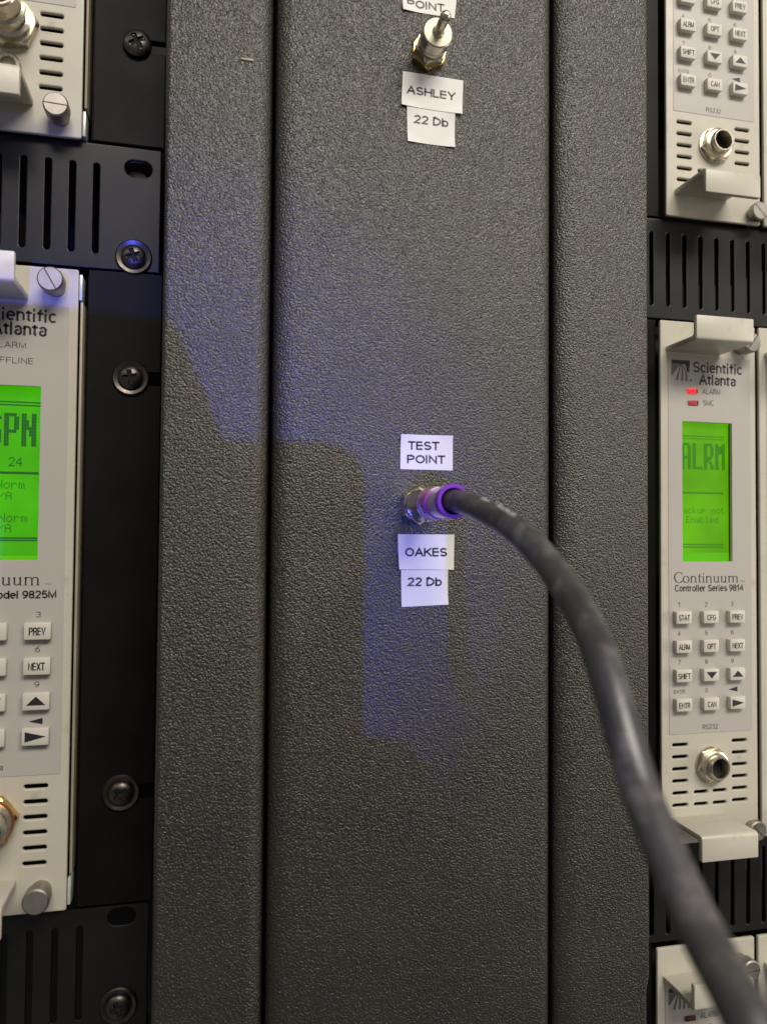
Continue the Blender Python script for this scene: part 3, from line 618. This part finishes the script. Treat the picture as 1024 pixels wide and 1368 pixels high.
def left_module(name, label, dz=0.0, kind='lower'):
    dx = 0.0
    X0, X1, Z0, Z1 = -66.5, -31.75, -93.2+dz, 66.5+dz
    t = thing(name, (-49, PL, Z0), label, 'equipment module', 'beige plug-in modules')
    y = PL-0.14
    ls = [(-39.3, -62.4+dz-3.74*k) for k in range(6)]
    ls2 = [(-59.5, -62.4+dz-3.74*k) for k in range(6)]
    win = rect_pts(-57.2, -40.0, -6.9+dz, 36.3+dz, 0.2, 2)
    sheet('face_plate', rect_pts(X0, X1, Z0, Z1, 0.5, 3), slots_at(ls+ls2, 5.5, 1.1)+[win], PL, 1.2, 'beige', t, 0.35)
    sheet('overlay', rect_pts(-64.2, -33.7, -59.6+dz, 56.8+dz, 0.3, 2), [win], PL-0.12, 0.24, 'film', t, 0.05)
    box('side_rail', (X1+0.38, -30.7, PL+1.0, PL+40, Z0+8.5, Z1-8), 'rail', t, 0.2)
    for za in (Z0+1.0, Z1-7.6): box('end_tab', (X1+0.05, -30.9, PL+0.7, PL+6, za, za+6.6), 'tab', t, 0.25)
    box('chassis_box', (X0+0.8, X1-1.0, PL+9, PL+60, Z0+2, Z1-2), 'dark', t)
    handle(t, -62.0, -43.4, 57.6+dz, True); handle(t, -62.0, -43.2, -84.6+dz, False)
    scr = box('display', (-58.5, -38.8, PL+2.6, PL+4, -8.5+dz, 38+dz), 'lcd', t)
    thumbscrew(t, -37.2, 61.5+dz, 7.0, 3.05, -1.05)
    if kind == 'lower':
        thumbscrew(t, -37.6, -87.6+dz, 6.8, 3.05, None)
        bnc(t, -48.9, -69.7+dz, 'brass', 11.0, 6.2, 'copper')
    else:
        thumbscrew(t, -36.9, -88.0+dz-0.4, 6.5, 3.0, -0.05)
        bnc(t, -48.6, -66.7+dz, 'nickel', 13.0, 6.6)
        lathe('aux_jack', (-49.1, PL, -77.0+dz), [(3.1, 0), (3.1, .5), (2.6, 1.2), (1.9, 1.2), (1.8, -3)], 'nickel', t, 32)
        return t
    def q(px, py): return P(px, py, PL)
    lettering('Scientific', -36.6, 52.35, y, 17.6, 3.35, 'print', t, 'R', bold=0.027)
    lettering('Atlanta', -38.8, 48.8, y, 13.0, 3.35, 'print', t, 'R', bold=0.027)
    logo(t, -64.0+1.0, 48.6, 6.3, y)
    a, b = q(35, 466); lettering('ALARM', a, b, y, 8.0, 1.55, 'print_grey', t, 'R')
    a, b = q(45, 487); lettering('OFFLINE', a, b, y, 9.6, 1.55, 'print_grey', t, 'R')
    yl = PL+2.6; yt = yl-0.1
    def s(px, py): return P(px, py, yt)
    box('display_edge', (-58.3, -39.0, yl-0.06, yl-0.01, -6.9, -5.9), 'lcd_edge', scr)
    def rule(px, py, th):
        c, b = s(px, py); return [(-57, b-th/2), (c, b-th/2), (c, b+th/2), (-57, b+th/2)]
    flat('display_rules', [rule(55, 538.5, .34), rule(55, 542.5, .34), rule(52, 632.5, .62), rule(50, 719, .4), rule(50, 722, .4)], yl-0.08, 'lcd_ink', scr)
    a, b = s(49.4, 553); dots('SPN', a, b, 4.05, 8.3, yt, 'lcd_ink', scr, BIG, 'R')
    for txt, px, py, h in (('24', 30, 611, 2.3), ('Norm', 33.5, 641.5, 2.2), ('N/A', 16, 657, 2.0), ('Norm', 37, 686, 2.2), ('N/A', 15, 700, 2.1)):
        a, b = s(px, py); dots(txt, a, b, 1.72, h, yt, 'lcd_ink' if txt == '24' else 'lcd_line', scr, align='R')
    a, b = q(55, 781.8); continuum(a, b, 22.3, 3.3, y, t)
    lettering('TM', a+.9, b, y, 1.4, .55, 'print_grey', t, 'L')
    a, b = q(75.7, 799.3); lettering('Model 9825M', a, b, y, 15.6, 2.0, 'print', t, 'R', bold=0.022)
    syms = (('ON', 'OFF', 'PREV'), ('SET', 'OPT', 'NEXT'), ('SHIFT', 'v', '^'), ('ENTR', 'CAN', '>'))
    kx = (-59.4, -49.35, -39.35)
    for r in range(4):
        for c in range(3):
            keycap(t, kx[c], -24.2-8.55*r, 6.2, 4.2, syms[r][c], h=1.9, tw=0.62)
    for r, row in enumerate((('1', '2', '3'), ('4', '5', '6'), ('7', '8', '9'))):
        for c in range(3): lettering(row[c], kx[c]-.15, -21.0-8.55*r, y, 1.15, 1.4, 'print_grey', t)
    xx, zz = q(48, 963.5); flat('arrow', [[(xx-1.7, zz), (xx+1.6, zz-.8), (xx+1.6, zz+.8)]], y, 'print', t)
    a, b = q(5, 1029); lettering('Data', a, b, y, 4.0, 1.5, 'print_grey', t, 'R')
    return t
left_module('equipment_module.006', 'beige module with a green screen ending in SPN, at the left frame edge')
left_module('equipment_module.007', 'beige module at the top left with a chrome socket above its white pull', 193.3, 'upper')

# ------------------------------------------------------------------ paper labels on the panel
def sticker(name, corners, label, lines, y=0.0, group=None):
    """corners as photo pixels TL, TR, BR, BL; lines: (text, centre px, baseline py, width px, cap px, slope)"""
    c = [P(px, py, 0) for px, py in corners]
    t = thing(name, ((c[2][0]+c[3][0])/2, 0, (c[2][1]+c[3][1])/2), label, 'paper label', group or 'white printed labels on the panel')
    bm = bmesh.new(); nu, nv = 14, 10; rl = random.Random(int(corners[0][0]*10)); lift = [rl.choice((0, 0, .25, .45)) for _ in range(4)]
    g = []
    for j in range(nv+1):
        row = []
        for i in range(nu+1):
            u, v = i/nu, j/nv; wts = ((1-u)*(1-v), u*(1-v), u*v, (1-u)*v)
            x = sum(wt*q[0] for wt, q in zip(wts, c)); z = sum(wt*q[1] for wt, q in zip(wts, c))
            up = sum(l*max(0.0, (wt-.62)/.38)**1.6 for l, wt in zip(lift, wts))
            row.append(bm.verts.new((x, y-0.15-up, z)))
        g.append(row)
    for j in range(nv):
        for i in range(nu): bm.faces.new((g[j][i], g[j+1][i], g[j+1][i+1], g[j][i+1]))
    bm.normal_update()
    bmesh.ops.solidify(bm, geom=list(bm.faces), thickness=0.1)
    part('paper', bm, 'paper', t)
    ang = math.atan2(c[1][1]-c[0][1], c[1][0]-c[0][0])
    for s, px, py, wpx, hpx in lines:
        x, z = P(px, py, 0); x1, z1 = P(px+wpx/2, py, 0); x2, _ = P(px-wpx/2, py, 0); _, z2 = P(px, py-hpx, 0)
        lettering(s, x, z, y-0.19, x1-x2, z2-z, 'print', t, ang=ang, spacing=1.0, bold=0.021)
    return t
sticker('paper_label', [(537, -28), (611, -17), (606.5, 25), (537.6, 13.7)], 'white label ending in POINT at the top frame edge', [('TEST', 570, -4, 44, 10.5), ('POINT', 568.5, 13.2, 50, 10.5)])
sticker('paper_label.001', [(537.6, 95.7), (617.9, 108.4), (616.3, 153.7), (535.3, 141)], 'white label reading ASHLEY under the silver capped connector', [('ASHLEY', 575.3, 130.5, 65, 11.0)], y=-0.12)
sticker('paper_label.002', [(542.9, 143), (607, 151.5), (606.6, 197.7), (544, 189)], 'white label reading 22 Db below the ASHLEY label', [('22 Db', 575.5, 167.8, 46, 11.5)])
sticker('paper_label.003', [(534.8, 580.3), (604.1, 582.1), (604.1, 628.6), (534.3, 626.8)], 'white label reading TEST POINT above the purple ringed plug', [('TEST', 565.5, 601.3, 42, 11.5), ('POINT', 568.8, 619.3, 51, 11.2)])
sticker('paper_label.004', [(530.5, 713.6), (605.9, 714.1), (605.4, 761.1), (532.5, 760.6)], 'white label reading OAKES under the purple ringed plug', [('OAKES', 568.6, 743.4, 56, 11.6)], y=-0.12)
sticker('paper_label.005', [(535, 761.4), (597.5, 761.4), (597.8, 807.6), (536, 810.9)], 'white label reading 22 Db below the OAKES label', [('22 Db', 566.7, 783, 46, 11.8)])

# ------------------------------------------------------------------ connectors on the panel
ax_, az_ = P(571, 73, 0)
t = thing('test_connector', (ax_, 0, az_), 'silver capped connector with a thin ball-ended pin, above the ASHLEY label', 'connector')
hexnut('lock_nut', (ax_, 0, az_), 4.6, 0, 1.5, 'brass', t, rot=0.45)
hexnut('hex_nut', (ax_, -1.5, az_), 4.25, 0, 2.2, 'nickel', t, rot=0.25)
lathe('barrel', (ax_, -3.7, az_), [(3.3, 0), (3.3, 0.4), (3.6, 0.6), (3.6, 1.5), (3.45, 1.6), (3.45, 1.8), (3.7, 2.0), (3.7, 4.8), (3.5, 5.0)], 'nickel', t, 48)
lathe('cap_face', (ax_, -8.7, az_), [(3.5, 0), (3.4, 0.1), (1.5, 0.12)], 'satin', t, 48)
lathe('cap_pin', (ax_, -8.8, az_), [(1.5, 0), (1.45, 0.3), (1.15, 0.6), (1.15, 4.8)] + [(1.3*math.cos(math.radians(a)), 5.6+1.3*math.sin(math.radians(a))) for a in range(-30, 90, 15)], 'nickel', t, 28)
ox_, oz_ = P(556.5, 676, 0)
t = thing('test_jack', (ox_, 0, oz_), 'brass-edged hex jack in the panel behind the purple ringed plug', 'connector')
hexnut('lock_nut', (ox_, 0, oz_), 4.6, 0, 3.2, 'pale', t, rot=0.52)
lathe('threaded_barrel', (ox_, -3.2, oz_), [(3.3, 0), (3.3, 0.9), (3.0, 1.1), (3.3, 1.3), (3.0, 1.6), (3.3, 1.9), (3.1, 2.2)], 'brass', t, 36)
# ------------------------------------------------------------------ coax cable
CR = 2.36
mid = [(640, 675.5, 151), (674, 695, 134), (724, 741.5, 123), (768, 803, 112), (797, 864.5, 103.5), (815, 919, 98.5), (850, 1045, 92), (871, 1098, 88), (925, 1226, 80), (970.5, 1309, 73.5), (1002, 1372, 69.5), (1060, 1500, 65), (1120, 1640, 62)]
ctrl = [Vector((ox_, -20, oz_)), Vector((ox_+.05, -25, oz_)), Vector((ox_+.6, -30.5, oz_))] + [PC(*p) for p in mid[1:]]
t = thing('coax_cable', (ox_, -5, oz_), 'black coaxial cable with a purple ringed plug, curving down to the lower right corner', 'cable')
hexnut('hex_nut', (ox_, -5.0, oz_), 4.3, 0, 8.5, 'pale', t, rot=0.2, ch=0.6)
lathe('plug_body', (ox_, -13.5, oz_), [(3.2, 0), (3.2, 1.5), (3.0, 1.8), (3.0, 6.0), (3.35, 6.3), (3.45, 9.0), (3.4, 13.0)], 'lilac', t, 48, cap1=False)
lathe('plug_band', (ox_, -14.2, oz_), [(3.1, 0), (3.5, 0.2), (3.55, 4.4), (3.1, 4.6)], 'magenta', t, 48, cap1=False)
lathe('plug_ring', (ox_, -25.6, oz_), [(3.42, 0), (3.6, 0.4), (3.66, 2.6), (3.5, 3.0), (2.85, 3.0), (2.72, 2.6), (2.7, -3.0)], 'purple', t, 56, cap1=False)
def spline(pts, n):
    out = []
    for i in range(len(pts)-1):
        p0 = pts[max(i-1, 0)]; p1 = pts[i]; p2 = pts[i+1]; p3 = pts[min(i+2, len(pts)-1)]
        for k in range(n):
            u = k/n
            out.append(0.5*((2*p1)+(p2-p0)*u+(2*p0-5*p1+4*p2-p3)*u*u+(3*p1-p0-3*p2+p3)*u**3))
    out.append(pts[-1]); return out
path = spline(ctrl, 10)
for _ in range(30):                                # relax the bends into one even curve
    path = [path[0], path[1]] + [path[i]*0.5+(path[i-1]+path[i+1])*0.25 for i in range(2, len(path)-1)] + [path[-1]]
bm = bmesh.new(); seg = 28; rings = []; nrm = Vector((0, 0, 1)); frames = []
for i, p in enumerate(path):
    tg = (path[min(i+1, len(path)-1)]-path[max(i-1, 0)]).normalized()
    nrm = (nrm-tg*nrm.dot(tg)).normalized(); bn = tg.cross(nrm); frames.append((p, tg, nrm, bn))
    rings.append([bm.verts.new(p+(nrm*math.cos(2*math.pi*k/seg)+bn*math.sin(2*math.pi*k/seg))*CR) for k in range(seg)])
for a, b in zip(rings, rings[1:]):
    for k in range(seg): bm.faces.new((a[k], a[(k+1) % seg], b[(k+1) % seg], b[k]))
bm.faces.new(rings[-1])
jk = part('jacket', bm, 'jacket', t, 60)
# printed marks lying on the jacket, found where the printing shows
def on_cable(px, py):
    d = (PC(px, py, 100)-Vector((0, -DIST, 0))).normalized(); o = Vector((0, -DIST, 0)); best = None
    for i in range(len(path)-1):
        for k in range(6):
            c = path[i].lerp(path[i+1], k/6); s = (c-o).dot(d); m_ = (o+d*s-c).length
            if m_ < CR and (best is None or s-math.sqrt(CR*CR-m_*m_) < best[0]): best = (s-math.sqrt(CR*CR-m_*m_), c)
    if not best: return None, None
    h = o+d*best[0]; return h, (h-best[1]).normalized()
vs, fs = [], []
rr = random.Random(3)
for px0, py0, px1, py1, n in ((643, 664.5, 656, 668, 6), (662, 671.5, 688, 688, 13)):
    for k in range(n):
        u = (k+.5)/n; px = px0+(px1-px0)*u; py = py0+(py1-py0)*u
        for j in range(3):
            if rr.random() < 0.12: continue
            ww = rr.uniform(.8, 1.5); cxp = px+(j-1)*-1.2+rr.uniform(-.5, .5); cyp = py+(j-1)*2.2+rr.uniform(-.4, .4)
            q4 = []
            for a, b in ((-ww, -.6), (ww, -.2), (ww, .7), (-ww, .4)):
                h, nn = on_cable(cxp+a, cyp+b)
                if h is not None: q4.append(h+nn*0.05)
            if len(q4) == 4:
                fs.append(tuple(range(len(vs), len(vs)+4))); vs += [v*MM for v in q4]
if vs:
    me = bpy.data.meshes.new('printing'); me.from_pydata(vs, [], fs); link_mesh('printing', me, 'ink_white', jk)

# ------------------------------------------------------------------ the phone that takes the picture: it stops part of the blue light
BX, BZ = -60.0, -190.0
def cast(px, py):                                 # where the blue ray to a panel point passes the phone
    x, z = P(px, py, 0); t = 184/1200.0; return x+t*(BX-x), z+t*(BZ-z)
cx_, cz_ = cast(485, 600)
ph = thing('smartphone', (cx_-36, -187, cz_-142), 'dark smartphone held up in front of the panel, blocking part of the blue light', 'phone')
sheet('phone_body', rect_pts(cx_-73, cx_, cz_-142, cz_, 8, 8), [], -191, 7.4, 'phone', ph, 1.0)
box('phone_screen', (cx_-71, cx_-2, -191.3, -190.95, cz_-130, cz_-12), 'dark', ph, 0.1)
sheet('added_shadow_plate', [cast(*p) for p in ((-300, 360), (222, 420), (238, 446), (302, 598), (302, 720), (-300, 720))], [], -187.4, 3.0, 'phone', ph, 0.4)  # made-up plate, cut to throw the slanted edge of the blue light's shadow
sheet('added_shadow_plate', [cast(*p) for p in ((420, 988), (520, 988), (542, 996), (566, 1024), (600, 1090), (640, 1190), (640, 1420), (420, 1420))], [], -187.4, 3.0, 'phone', ph, 0.4)  # second made-up plate, cut to throw the lower step of that shadow
